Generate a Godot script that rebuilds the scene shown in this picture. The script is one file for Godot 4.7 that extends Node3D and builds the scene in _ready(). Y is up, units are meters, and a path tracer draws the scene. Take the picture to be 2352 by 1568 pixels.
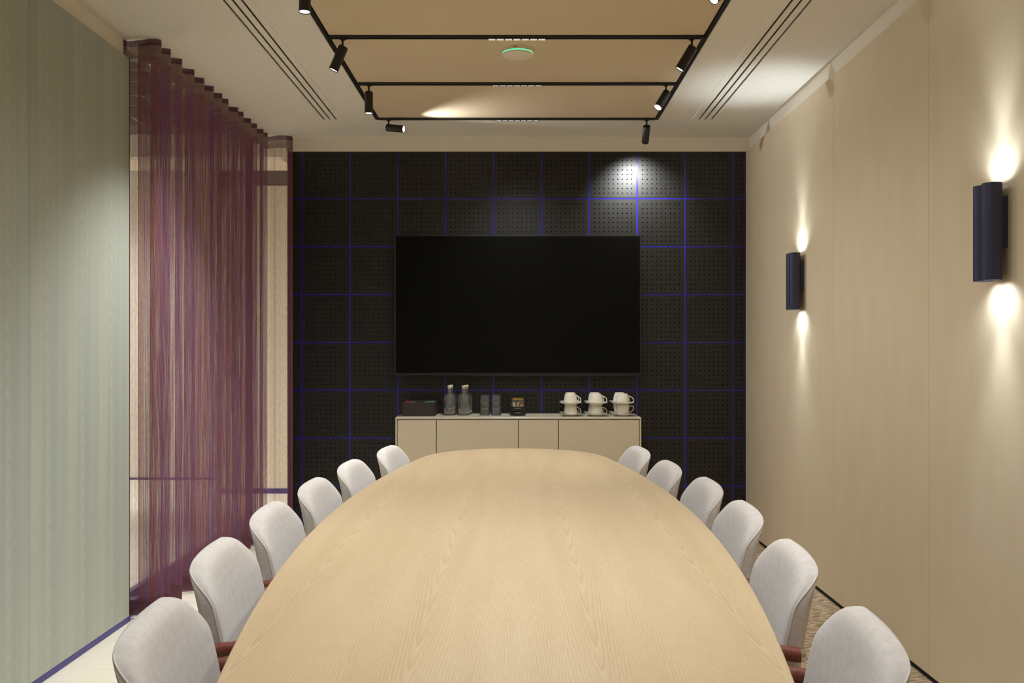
extends Node3D
# Meeting room. Camera at the origin of the floor plan, looking along -z; "d" is the distance in front of it (z = -d).

const EYE := 1.298
const CEIL := 2.805
const BACK := 6.42
const FOCAL := 2077.0

var M := {}
var used := {}

# ---------------------------------------------------------------- helpers
func numbered(n: String) -> String:
	if not used.has(n):
		used[n] = 0
		return n
	used[n] += 1
	return "%s_%03d" % [n, used[n]]

func new_st() -> SurfaceTool:
	var st := SurfaceTool.new()
	st.begin(Mesh.PRIMITIVE_TRIANGLES)
	return st

func obj(n: String, mesh: Mesh, m: Material, parent: Node = self) -> MeshInstance3D:
	var o := MeshInstance3D.new()
	o.mesh = mesh
	o.name = numbered(n) if parent == self else n
	o.material_override = m
	parent.add_child(o, true)
	return o

func flat(st: SurfaceTool) -> ArrayMesh:
	st.generate_normals()
	return st.commit()

func thing(n: String, label: String, category: String, at := Vector3.ZERO, turn := 0.0, group := "") -> Node3D:
	var o := Node3D.new()
	o.name = numbered(n)
	add_child(o)
	o.position = at
	o.rotation.y = turn
	tag(o, label, category, group)
	return o

func tag(o: Node, label: String, category: String, group := "") -> void:
	o.set_meta("label", label)
	o.set_meta("category", category)
	if group:
		o.set_meta("group", group)

func struct(n: String, mesh: Mesh, m: Material, label := "", category := "") -> MeshInstance3D:
	var o := obj(n, mesh, m)
	o.set_meta("kind", "structure")
	if label:
		tag(o, label, category)
	return o

# one triangle, turned so that it faces away from "ref"
func tri(st: SurfaceTool, a: Vector3, b: Vector3, c: Vector3, ref: Vector3) -> void:
	var n := (c - a).cross(b - a)
	if n.dot((a + b + c) / 3.0 - ref) < 0.0:
		var t := b
		b = c
		c = t
	for p: Vector3 in [a, b, c]:
		st.add_vertex(p)

func quad(st: SurfaceTool, a: Vector3, b: Vector3, c: Vector3, d: Vector3, ref: Vector3) -> void:
	tri(st, a, b, c, ref)
	tri(st, a, c, d, ref)

# box with chamfered edges, added to st
func add_box(st: SurfaceTool, c: Vector3, s: Vector3, b := 0.0) -> void:
	st.set_smooth_group(-1)
	var h := s / 2.0
	b = minf(b, minf(h.x, minf(h.y, h.z)) * 0.9)
	for axis in 3:
		var u := (axis + 1) % 3
		var v := (axis + 2) % 3
		for sg in [-1.0, 1.0]:
			var pts: Array[Vector3] = []
			for k in [[-1, -1], [1, -1], [1, 1], [-1, 1]]:
				var p := Vector3.ZERO
				p[axis] = sg * h[axis]
				p[u] = k[0] * (h[u] - b)
				p[v] = k[1] * (h[v] - b)
				pts.append(c + p)
			quad(st, pts[0], pts[1], pts[2], pts[3], c)
	if b <= 0.0:
		return
	for axis in 3:
		var u := (axis + 1) % 3
		var v := (axis + 2) % 3
		for su in [-1.0, 1.0]:
			for sv in [-1.0, 1.0]:
				var q: Array[Vector3] = []
				for k in [[-1.0, 0], [1.0, 0], [1.0, 1], [-1.0, 1]]:
					var p := Vector3.ZERO
					p[axis] = k[0] * (h[axis] - b)
					p[u] = su * (h[u] - (b if k[1] == 1 else 0.0))
					p[v] = sv * (h[v] - (0.0 if k[1] == 1 else b))
					q.append(c + p)
				quad(st, q[0], q[1], q[2], q[3], c)
	for sx in [-1.0, 1.0]:
		for sy in [-1.0, 1.0]:
			for sz in [-1.0, 1.0]:
				var e := Vector3(sx, sy, sz)
				tri(st, c + e * (h - Vector3(0, b, b)), c + e * (h - Vector3(b, 0, b)), c + e * (h - Vector3(b, b, 0)), c)

func box(c: Vector3, s: Vector3, b := 0.0) -> ArrayMesh:
	var st := new_st()
	add_box(st, c, s, b)
	return flat(st)

func span(x0: float, x1: float, y0: float, y1: float, d0: float, d1: float, b := 0.0) -> ArrayMesh:
	return box(Vector3((x0 + x1) / 2, (y0 + y1) / 2, -(d0 + d1) / 2), Vector3(absf(x1 - x0), absf(y1 - y0), absf(d1 - d0)), b)

func add_span(st: SurfaceTool, x0: float, x1: float, y0: float, y1: float, d0: float, d1: float, b := 0.0) -> void:
	add_box(st, Vector3((x0 + x1) / 2, (y0 + y1) / 2, -(d0 + d1) / 2), Vector3(absf(x1 - x0), absf(y1 - y0), absf(d1 - d0)), b)

# lathe round the y axis; profile of (radius, height), walked so that the outside lies on its right when going up
func add_lathe(st: SurfaceTool, prof: Array, n := 32, xf := Transform3D(), crease := 0.7) -> void:
	var segs := []
	for i in prof.size() - 1:
		var e: Vector2 = prof[i + 1] - prof[i]
		segs.append(Vector2(e.y, -e.x).normalized())
	for i in prof.size() - 1:
		var n0: Vector2 = segs[i]
		var n1: Vector2 = segs[i]
		if i > 0 and segs[i].dot(segs[i - 1]) > crease:
			n0 = (segs[i] + segs[i - 1]).normalized()
		if i < prof.size() - 2 and segs[i].dot(segs[i + 1]) > crease:
			n1 = (segs[i] + segs[i + 1]).normalized()
		for k in n:
			var a0 := TAU * k / n
			var a1 := TAU * (k + 1) / n
			var ps := []
			var ns := []
			for q in [[prof[i], n0, a0], [prof[i + 1], n1, a0], [prof[i + 1], n1, a1], [prof[i], n0, a1]]:
				var r: Vector2 = q[0]
				var nn: Vector2 = q[1]
				ps.append(xf * Vector3(r.x * cos(q[2]), r.y, r.x * sin(q[2])))
				ns.append((xf.basis * Vector3(nn.x * cos(q[2]), nn.y, nn.x * sin(q[2]))).normalized())
			for t in [[0, 1, 2], [0, 2, 3]]:
				var pa: Vector3 = ps[t[0]]
				var pb: Vector3 = ps[t[1]]
				var pc: Vector3 = ps[t[2]]
				var g := (pc - pa).cross(pb - pa)
				if g.length() < 1e-12:
					continue
				var order := [t[0], t[1], t[2]]
				if g.dot(ns[t[0]] + ns[t[1]] + ns[t[2]]) < 0:
					order = [t[0], t[2], t[1]]
				for w in order:
					st.set_normal(ns[w])
					st.add_vertex(ps[w])

func lathe(prof: Array, n := 32, xf := Transform3D(), crease := 0.7) -> ArrayMesh:
	var st := new_st()
	add_lathe(st, prof, n, xf, crease)
	return st.commit()

# round tube along a polyline with a radius at each point, with rounded or flat ends
func add_tube(st: SurfaceTool, pts: Array, radii: Array, n := 12, caps := true) -> void:
	var rows := []
	var nors := []
	var t0: Vector3 = (pts[1] - pts[0]).normalized()
	var up := Vector3.UP if absf(t0.y) < 0.9 else Vector3.RIGHT
	var side := t0.cross(up).normalized()
	for i in pts.size():
		var t: Vector3 = (pts[mini(i + 1, pts.size() - 1)] - pts[maxi(i - 1, 0)]).normalized()
		side = (side - t * side.dot(t)).normalized()
		var v := t.cross(side)
		var row := []
		var nor := []
		for k in n:
			var a := TAU * k / n
			var dir := side * cos(a) + v * sin(a)
			row.append(pts[i] + dir * radii[i])
			nor.append(dir)
		rows.append(row)
		nors.append(nor)
	for i in pts.size() - 1:
		for k in n:
			var k1 := (k + 1) % n
			for t in [[i, k, i + 1, k, i + 1, k1], [i, k, i + 1, k1, i, k1]]:
				var pp := [rows[t[0]][t[1]], rows[t[2]][t[3]], rows[t[4]][t[5]]]
				var nn := [nors[t[0]][t[1]], nors[t[2]][t[3]], nors[t[4]][t[5]]]
				var g: Vector3 = (pp[2] - pp[0]).cross(pp[1] - pp[0])
				var o := [0, 1, 2] if g.dot(nn[0] + nn[1] + nn[2]) > 0 else [0, 2, 1]
				for w in o:
					st.set_normal(nn[w])
					st.add_vertex(pp[w])
	if caps:
		for e in [0, pts.size() - 1]:
			var out: Vector3 = (pts[e] - pts[1 if e == 0 else pts.size() - 2]).normalized()
			for k in n:
				var a: Vector3 = rows[e][k]
				var b: Vector3 = rows[e][(k + 1) % n]
				var g: Vector3 = (b - pts[e]).cross(a - pts[e])
				var o := [pts[e], a, b] if g.dot(out) > 0 else [pts[e], b, a]
				for w in o:
					st.set_normal(out)
					st.add_vertex(w)

func tube(pts: Array, radii: Array, n := 12, caps := true) -> ArrayMesh:
	var st := new_st()
	add_tube(st, pts, radii, n, caps)
	return st.commit()

func even(n: int, r: float) -> Array:
	var a := []
	for i in n:
		a.append(r)
	return a

# smooth grid surface from rows of points; uv optional
func add_grid(st: SurfaceTool, rows: Array, closed := false, flip := false, uvs := [], group := 0) -> void:
	st.set_smooth_group(group)
	for i in rows.size() - 1:
		var m: int = rows[i].size()
		for k in (m if closed else m - 1):
			var k1 := (k + 1) % m
			var ids := [[i, k], [i + 1, k], [i + 1, k1], [i, k], [i + 1, k1], [i, k1]]
			if flip:
				ids = [[i, k], [i + 1, k1], [i + 1, k], [i, k], [i, k1], [i + 1, k1]]
			for q in ids:
				if uvs.size():
					st.set_uv(uvs[q[0]][q[1]])
				st.add_vertex(rows[q[0]][q[1]])

func aimed(at: Vector3, dir: Vector3) -> Transform3D:
	var up := Vector3.UP if absf(dir.normalized().y) < 0.95 else Vector3.RIGHT
	return Transform3D(Basis.looking_at(dir, up), at)

# lathe along the local -z axis (profile height = distance forward)
func forward_axis() -> Transform3D:
	return Transform3D(Basis(Vector3.RIGHT, Vector3.FORWARD, Vector3.UP), Vector3.ZERO)

# ---------------------------------------------------------------- materials and textures
func rgb(r: float, g: float, b: float) -> Color:
	return Color(r / 255.0, g / 255.0, b / 255.0)

func mat(c: Color, rough := 0.6, metal := 0.0, spec := 0.5) -> StandardMaterial3D:
	var m := StandardMaterial3D.new()
	m.albedo_color = c
	m.roughness = rough
	m.metallic = metal
	m.metallic_specular = spec
	return m

func noise(seed_: int, freq: float, octaves := 3) -> FastNoiseLite:
	var n := FastNoiseLite.new()
	n.seed = seed_
	n.noise_type = FastNoiseLite.TYPE_SIMPLEX_SMOOTH
	n.frequency = freq
	n.fractal_octaves = octaves
	return n

# a leaf of wood veneer, grain along v; sx, sy metres
func wood_image(w: int, h: int, sx: float, sy: float, light: Color, dark: Color, seed_: int, spread: float, slope: float, rings: float, warp: float, contrast: float, pores: float, tint := Color.BLACK, tint_amount := 0.0) -> ImageTexture:
	var im := Image.create(w, h, false, Image.FORMAT_RGB8)
	var n1 := noise(seed_, 1.0, 2)
	var n2 := noise(seed_ + 1, 1.0, 2)
	var n3 := noise(seed_ + 2, 1.0, 1)
	for y in h:
		var z := sy * y / h
		var wander := 0.020 * n1.get_noise_2d(z * 0.6, 7.0)
		for x in w:
			var px := sx * x / w
			var q := px - sx * 0.5 - wander
			var r := (sqrt(q * q + spread * spread) if spread > 0.0 else q * q) * rings + z * slope + warp * n2.get_noise_2d(px * 8.0, z * 0.5) + 0.22 * n2.get_noise_2d(px * 60.0, z * 3.0)
			r -= floorf(r)
			var v := r * r * (1.0 if r < 0.9 else (1.0 - r) / 0.1)
			var p := n3.get_noise_2d(px * 900.0, z * 14.0)
			var t := clampf(0.22 + contrast * (v - 0.3) + pores * p + 0.16 * n1.get_noise_2d(px * 9.0, z * 0.9), 0.0, 1.0)
			var c := light.lerp(dark, t)
			if tint_amount > 0.0:
				c = c.lerp(tint, clampf(tint_amount * (0.5 + n1.get_noise_2d(px * 14.0 + 90.0, z * 0.35)), 0.0, 1.0))
			im.set_pixel(x, y, c)
	return ImageTexture.create_from_image(im)

# stretched noise between two or three colours
func mottled(w: int, h: int, fx: float, fy: float, colors: Array, seed_: int, octaves := 3, gain := 1.0) -> ImageTexture:
	var im := Image.create(w, h, false, Image.FORMAT_RGBA8)
	var n := noise(seed_, 1.0, octaves)
	for y in h:
		for x in w:
			# wrap round: two opposite samples blended
			var u := float(x) / w
			var v := float(y) / h
			var a := n.get_noise_2d(u * fx, v * fy)
			var b := n.get_noise_2d((u - 1.0) * fx, v * fy)
			var s := lerpf(a, b, smoothstep(0.8, 1.0, u))
			var a2 := n.get_noise_2d(u * fx, (v - 1.0) * fy)
			s = lerpf(s, a2, smoothstep(0.8, 1.0, v) * (1.0 - smoothstep(0.8, 1.0, u)))
			var t := clampf(0.5 + gain * s, 0.0, 1.0) * (colors.size() - 1)
			var i := mini(int(t), colors.size() - 2)
			im.set_pixel(x, y, (colors[i] as Color).lerp(colors[i + 1], t - i))
	return ImageTexture.create_from_image(im)

func weave_image(w: int, a: Color, b: Color, seed_: int) -> ImageTexture:
	var im := Image.create(w, w, false, Image.FORMAT_RGB8)
	var rng := RandomNumberGenerator.new()
	rng.seed = seed_
	var rows := []
	var cols := []
	for i in w:
		rows.append(rng.randf())
		cols.append(rng.randf())
	var n := noise(seed_, 0.02, 2)
	for y in w:
		for x in w:
			var over := (x / 2 + y / 2) % 2 == 0
			var t: float = 0.30 * rows[y / 2] + 0.22 * cols[x / 2] + (0.18 if over else 0.0) + 0.25 * n.get_noise_2d(x, y) + 0.12 * rng.randf()
			im.set_pixel(x, y, a.lerp(b, clampf(t, 0.0, 1.0)))
	return ImageTexture.create_from_image(im)

func triplanar(m: StandardMaterial3D, tex: Texture2D, scale: Vector3, world := false) -> StandardMaterial3D:
	m.albedo_texture = tex
	m.uv1_triplanar = true
	m.uv1_world_triplanar = world
	m.uv1_scale = scale
	m.uv1_triplanar_sharpness = 8.0
	return m

func emitter(c: Color, e: float) -> StandardMaterial3D:
	var m := mat(c, 0.5)
	m.emission_enabled = true
	m.emission = c
	m.emission_energy_multiplier = e
	return m

func make_materials() -> void:
	M.ceiling = triplanar(mat(rgb(255, 255, 255), 0.9, 0, 0.3), mottled(256, 256, 26, 26, [rgb(238, 231, 219), rgb(241, 235, 224)], 11), Vector3.ONE * 0.9, true)
	M.plaster = mat(rgb(239, 231, 216), 0.9, 0, 0.3)
	M.acoustic = triplanar(mat(Color.WHITE, 0.95, 0, 0.2), mottled(256, 256, 60, 60, [rgb(216, 196, 166), rgb(223, 204, 175)], 12, 3, 1.4), Vector3.ONE * 1.6, true)
	M.ply = triplanar(mat(Color.WHITE, 0.62, 0, 0.4), mottled(512, 512, 12, 5, [rgb(219, 202, 172), rgb(222, 205, 176), rgb(224, 208, 180)], 13, 4, 0.7), Vector3(0.5, 0.42, 0.5), true)
	M.black = mat(rgb(30, 28, 24), 0.45)
	M.track = mat(rgb(26, 25, 22), 0.4)
	M.tile = triplanar(mat(Color.WHITE, 0.39, 0, 0.5), mottled(256, 256, 30, 30, [rgb(24, 22, 19), rgb(28, 26, 23), rgb(33, 31, 28)], 14, 4, 0.9), Vector3.ONE * 0.7, true)
	M.hole = mat(rgb(12, 11, 10), 0.9, 0, 0.1)
	M.blue = mat(rgb(50, 43, 158), 0.22, 0, 0.5)
	M.blue_frame = mat(rgb(54, 46, 120), 0.35)
	M.screen = mat(rgb(10, 10, 10), 0.28, 0, 0.25)
	M.bezel = mat(rgb(27, 25, 20), 0.38)
	M.lacquer = mat(rgb(219, 204, 176), 0.55, 0, 0.4)
	M.gap = mat(rgb(20, 18, 15), 0.9)
	M.chrome = mat(rgb(225, 223, 220), 0.12, 1.0)
	M.steel = mat(rgb(70, 68, 66), 0.3, 0.9)
	M.leather = triplanar(mat(Color.WHITE, 0.42, 0, 0.5), mottled(128, 128, 22, 22, [rgb(98, 46, 34), rgb(118, 60, 44), rgb(132, 70, 52)], 15, 3), Vector3.ONE * 6.0)
	M.sconce = triplanar(mat(Color.WHITE, 0.42, 0.3), mottled(128, 128, 60, 60, [rgb(52, 54, 78), rgb(66, 68, 94)], 16, 3, 1.5), Vector3.ONE * 8.0)
	M.fabric = triplanar(mat(Color.WHITE, 0.95, 0, 0.25), weave_image(512, rgb(217, 210, 206), rgb(194, 187, 183), 17), Vector3.ONE * 3.4)
	M.fabric.rim_enabled = true
	M.fabric.rim = 0.3
	M.seam = mat(rgb(214, 206, 201), 0.9, 0, 0.2)
	M.carpet = triplanar(mat(Color.WHITE, 1.0, 0, 0.1), mottled(512, 512, 16, 64, [rgb(150, 126, 100), rgb(176, 152, 124), rgb(214, 198, 174)], 18, 4, 1.2), Vector3(1.1, 1.1, 1.1), true)
	M.pale_floor = triplanar(mat(Color.WHITE, 0.5, 0, 0.4), mottled(512, 512, 5, 44, [rgb(226, 218, 201), rgb(233, 225, 209)], 19, 3), Vector3(0.6, 0.6, 0.6), true)
	M.green = mat(Color.WHITE, 0.55, 0, 0.4)
	M.green.albedo_texture = wood_image(384, 1024, 0.28, 2.7, rgb(180, 181, 166), rgb(150, 154, 143), 21, 0.0, 13.0, 1440.0, 1.1, 0.5, 0.10, rgb(154, 161, 157), 0.55)
	M.oak = mat(Color.WHITE, 0.42, 0, 0.4)
	M.oak.albedo_texture = wood_image(512, 1400, 0.325, 2.08, rgb(206, 183, 149), rgb(172, 144, 106), 22, 0.02, 5.6, 185.0, 2.0, 0.48, 0.24)
	M.ceramic = mat(rgb(236, 230, 216), 0.18, 0, 0.5)
	M.brown_box = triplanar(mat(Color.WHITE, 0.6), mottled(128, 128, 40, 12, [rgb(46, 35, 33), rgb(55, 43, 40)], 23), Vector3.ONE * 4.0)
	M.gold = mat(rgb(190, 160, 90), 0.3, 0.9)
	M.cap = mat(rgb(214, 204, 182), 0.5)
	var g := mat(Color(1, 1, 1, 0.02), 0.02)
	g.transparency = BaseMaterial3D.TRANSPARENCY_ALPHA
	g.refraction_enabled = true
	g.refraction_scale = 0.05
	M.glass = g
	M.cream = mat(rgb(236, 226, 206), 0.8, 0, 0.3)
	M.thread = mat(Color.WHITE, 0.8, 0, 0.2)
	M.thread.vertex_color_use_as_albedo = true
	M.tray = mat(rgb(128, 118, 102), 0.7)
	var p := mat(Color(0.93, 0.97, 0.95, 0.03), 0.03)
	p.transparency = BaseMaterial3D.TRANSPARENCY_ALPHA
	M.pane = p
	M.lens = emitter(rgb(255, 250, 240), 1.6)
	M.sconce_lens = emitter(rgb(255, 250, 240), 1.8)
	M.cell = emitter(rgb(235, 235, 235), 0.42)
	M.led = emitter(rgb(90, 235, 175), 0.9)
	M.fixture_white = mat(rgb(238, 226, 206), 0.6)
	# sheer cloth: shot weave of violet and rust threads, partly open
	for k in [["sheer", 0.13, 0.23], ["sheer_tape", 0.86, 0.92], ["sheer_head", 0.84, 0.92]]:
		var lo: float = k[1]
		var hi: float = k[2]
		var cols := [Color(rgb(92, 78, 158), hi), Color(rgb(104, 80, 146), lerpf(lo, hi, 0.7)), Color(rgb(122, 84, 122), lerpf(lo, hi, 0.5)), Color(rgb(172, 108, 80), lo)]
		if k[0] == "sheer_tape":
			cols = [Color(rgb(138, 116, 112), hi), Color(rgb(150, 126, 116), lo)]
		elif k[0] == "sheer_head":
			cols = [Color(rgb(94, 64, 84), hi), Color(rgb(116, 76, 80), lo)]
		var s := mat(Color.WHITE, 0.9, 0, 0.1)
		s.albedo_texture = mottled(1024, 512, 150, 22, cols, 24, 2, 1.5)
		s.transparency = BaseMaterial3D.TRANSPARENCY_ALPHA
		s.backlight_enabled = true
		s.backlight = Color(0.8, 0.8, 0.8)
		s.uv1_scale = Vector3(1.0, 1.0, 1.0)
		M[k[0]] = s

# ---------------------------------------------------------------- camera, environment, lights
func add_spot(parent: Node, n: String, xf: Transform3D, energy: float, angle: float, soft: float, size: float, c := Color(0.985, 1.0, 0.995)) -> void:
	var l := SpotLight3D.new()
	l.name = n
	l.transform = xf
	l.light_energy = energy
	l.light_color = c
	l.spot_angle = angle
	l.spot_angle_attenuation = soft
	l.spot_range = 14.0
	l.spot_attenuation = 2.0
	l.light_size = size
	l.shadow_enabled = true
	parent.add_child(l, true)

func add_area(parent: Node, n: String, xf: Transform3D, energy: float, size: Vector2, c := Color(0.985, 1.0, 0.995)) -> void:
	var l := AreaLight3D.new()
	l.name = n
	l.transform = xf
	l.light_energy = energy
	l.light_color = c
	l.area_size = size
	l.area_range = 14.0
	l.area_attenuation = 2.0
	l.shadow_enabled = true
	parent.add_child(l, true)

func make_camera() -> void:
	var cam := Camera3D.new()
	cam.name = "camera"
	cam.projection = Camera3D.PROJECTION_FRUSTUM
	cam.near = 0.05
	cam.far = 60.0
	cam.size = 2.0 * cam.near * 784.0 / FOCAL
	cam.frustum_offset = Vector2(-15.0, 20.0) / FOCAL * cam.near
	cam.position = Vector3(0, EYE, 0)
	add_child(cam)
	cam.current = true
	var we := WorldEnvironment.new()
	we.name = "environment"
	var e := Environment.new()
	e.background_mode = Environment.BG_COLOR
	e.background_color = Color(0.02, 0.02, 0.02)
	e.tonemap_mode = Environment.TONE_MAPPER_LINEAR
	e.tonemap_exposure = 1.22
	e.sdfgi_enabled = true
	e.ssao_enabled = true
	e.ssil_enabled = true
	we.environment = e
	add_child(we)

# ---------------------------------------------------------------- room shell
const XL := -1.906      # plaster above the green panels
const XR := 1.637       # plaster behind the plywood panels
const PLYX := 1.613
const FRONT := -1.3     # wall behind the camera

func build_shell() -> void:
	# floor: pale boards on the curtain side, fleck carpet on the other
	var f := struct("floor", span(-4.8, 2.0, -0.12, -0.012, -1.6, 9.6), M.gap)
	f.set_meta("label", "floor of pale boards and brown fleck carpet")
	obj("carpet", span(-0.62, XR, -0.012, 0.0, FRONT, BACK + 0.05), M.carpet, f)
	var x := -4.75
	var w := 0.59
	for k in 7:
		obj("floor_board", span(x + 0.0006, x + w - 0.0006, -0.012, 0.0, FRONT if x > -2.4 else 1.6, 9.4, 0.0008), M.pale_floor, f)
		x += w
	# ceiling, with openings for two slot diffusers and the framed acoustic panels
	var st := new_st()
	var ends := [FRONT - 0.1, 5.92]
	for s in [[XL - 0.03, -1.301], [-1.146, -0.936], [0.916, 1.128], [1.283, XR + 0.1]]:
		add_span(st, s[0], s[1], CEIL, CEIL + 0.12, ends[0], ends[1])
	add_span(st, XL - 0.03, XR + 0.1, CEIL, CEIL + 0.12, 5.92, BACK + 0.2)
	add_span(st, XL - 0.15, XR + 0.1, CEIL + 0.12, CEIL + 0.2, ends[0], BACK + 0.2)
	add_span(st, -0.936, 0.916, CEIL, CEIL + 0.12, ends[0], 0.53)
	struct("ceiling", flat(st), M.ceiling)
	# back wall: plaster upstand above black perforated tiles on blue joints
	var wb := struct("wall_back", span(-1.63, 2.0, 2.708, CEIL, BACK, BACK + 0.2), M.plaster)
	wb.set_meta("label", "back wall of black perforated tiles with glossy blue joints")
	obj("backing_board", span(-1.63, XR, 0.0, 2.708, BACK + 0.012, BACK + 0.2), M.hole, wb)
	var full := tile_mesh(9, 9, 0.3276, 0.3276)
	var slim_l := tile_mesh(2, 9, 0.082, 0.3276)
	var slim_r := tile_mesh(2, 9, 0.079, 0.3276)
	for r in 8:
		var y := 0.164 + 0.34 * r
		for c in 9:
			obj("perforated_tile", full, M.tile, wb).position = Vector3(-1.368 + 0.34 * c, y, -BACK)
		obj("perforated_tile", slim_l, M.tile, wb).position = Vector3(-1.586, y, -BACK)
		obj("perforated_tile", slim_r, M.tile, wb).position = Vector3(1.5675, y, -BACK)
	for c in 10:
		obj("joint_strip", span(-1.538 + 0.34 * c - 0.0062, -1.538 + 0.34 * c + 0.0062, 0.0, 2.708, BACK + 0.003, BACK + 0.012, 0.001), M.blue, wb)
	obj("joint_strip", span(1.6072, PLYX + 0.001, 0.0, 2.708, BACK + 0.001, BACK + 0.012, 0.001), M.blue, wb)
	for r in 7:
		obj("joint_strip", span(-1.628, 1.607, 0.334 + 0.34 * r - 0.0058, 0.334 + 0.34 * r + 0.0058, BACK + 0.0035, BACK + 0.0125, 0.001), M.blue, wb)
	# right wall: plaster with tall limed plywood panels in front
	var wr := struct("wall_right", span(XR, XR + 0.15, 0.0, CEIL, FRONT - 0.1, BACK + 0.2), M.plaster)
	wr.set_meta("label", "right wall of tall pale plywood panels")
	var seams := [BACK - 0.0005, 5.70, 4.627, 3.556, 2.485, 1.414, 0.343, -0.728, FRONT]
	for k in seams.size() - 1:
		obj("wall_panel", span(PLYX, XR, 0.022, 2.709, seams[k + 1] + 0.0013, seams[k] - 0.0013, 0.0016), M.ply, wr)
	struct("baseboard_right", span(PLYX + 0.006, XR, 0.0, 0.022, FRONT, BACK), M.gap)
	# left wall: green veneer panels with a blue plinth, plaster strip above
	var wl := struct("wall_left", span(XL - 0.12, XL, 0.0, CEIL, FRONT - 0.1, 4.327), M.plaster)
	wl.set_meta("label", "left wall of pale green wood veneer panels")
	var ls := [4.327, 3.44, 2.55, 1.66, 0.77, -0.12, FRONT]
	for k in ls.size() - 1:
		obj("veneer_panel", veneer_panel(-1.8625, XL, 0.027, 2.694, ls[k + 1] + 0.0012, ls[k] - 0.0012), M.green, wl)
	obj("panel_edge", span(XL - 0.11, -1.8635, 0.027, 2.694, 4.327, 4.337), M.steel, wl)
	obj("plaster_return", span(XL - 0.12, XL, 2.694, CEIL, 4.327, 4.40), M.plaster, wl)
	struct("baseboard_left", span(XL, -1.8605, 0.0, 0.0265, FRONT, 4.337, 0.001), M.blue_frame)
	# wall behind the camera
	struct("wall_front", span(XL - 0.15, XR + 0.15, 0.0, CEIL, FRONT - 0.15, FRONT), M.plaster)

func veneer_panel(x0: float, x1: float, y0: float, y1: float, d0: float, d1: float) -> ArrayMesh:
	# front face with uv: one leaf of veneer every 0.28 m, grain upright
	var st := new_st()
	st.set_smooth_group(-1)
	var c := Vector3((x0 + x1) / 2, (y0 + y1) / 2, -(d0 + d1) / 2)
	var corners := [Vector3(x0, y0, -d0), Vector3(x0, y1, -d0), Vector3(x0, y1, -d1), Vector3(x0, y0, -d1)]
	for t in [[0, 1, 2], [0, 2, 3]]:
		var n: Vector3 = (corners[t[2]] - corners[t[0]]).cross(corners[t[1]] - corners[t[0]])
		var o: Array = t if n.dot(corners[0] - c) > 0 else [t[0], t[2], t[1]]
		for i in o:
			var p: Vector3 = corners[i]
			st.set_uv(Vector2((-p.z - 3.44) / 0.28, p.y / 2.75))
			st.add_vertex(p)
	st.set_uv(Vector2(0.1, 0.1))
	for e in [[0, 1], [1, 2], [2, 3], [3, 0]]:
		var a: Vector3 = corners[e[0]]
		var b: Vector3 = corners[e[1]]
		quad(st, a, b, Vector3(x1, b.y, b.z), Vector3(x1, a.y, a.z), c)
	return flat(st)

func tile_mesh(nx: int, ny: int, w: float, h: float) -> ArrayMesh:
	# plate with drilled round holes
	var st := new_st()
	st.set_smooth_group(-1)
	var p := 0.0329
	var r := 0.0046
	var th := 0.010
	var gx := nx * p
	var gy := ny * p
	for j in ny:
		for i in nx:
			var c := Vector3(-gx / 2 + (i + 0.5) * p, -gy / 2 + (j + 0.5) * p, 0)
			var sq := []
			var oc := []
			for k in 8:
				var a := TAU * k / 8.0
				var v := Vector2(cos(a), sin(a))
				var m := maxf(absf(v.x), absf(v.y))
				sq.append(c + Vector3(v.x / m * p / 2, v.y / m * p / 2, 0))
				oc.append(c + Vector3(v.x * r, v.y * r, 0))
			for k in 8:
				var k1 := (k + 1) % 8
				quad(st, oc[k], sq[k], sq[k1], oc[k1], Vector3(0, 0, -1))
				var back := Vector3(0, 0, -th)
				var mid: Vector3 = (oc[k] + oc[k1]) / 2 + back / 2
				quad(st, oc[k], oc[k1], oc[k1] + back, oc[k] + back, mid + (mid - (c + back / 2)))
	# margins
	var hx := gx / 2
	var hy := gy / 2
	for q in [[-w / 2, hx * -1, -h / 2, h / 2], [hx, w / 2, -h / 2, h / 2], [-hx, hx, -h / 2, -hy], [-hx, hx, hy, h / 2]]:
		quad(st, Vector3(q[0], q[2], 0), Vector3(q[1], q[2], 0), Vector3(q[1], q[3], 0), Vector3(q[0], q[3], 0), Vector3(0, 0, -1))
	var cs := [Vector3(-w / 2, -h / 2, 0), Vector3(w / 2, -h / 2, 0), Vector3(w / 2, h / 2, 0), Vector3(-w / 2, h / 2, 0)]
	for k in 4:
		var a: Vector3 = cs[k]
		var b: Vector3 = cs[(k + 1) % 4]
		quad(st, a, b, b - Vector3(0, 0, th), a - Vector3(0, 0, th), Vector3(0, 0, -th / 2))
	return flat(st)

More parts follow.
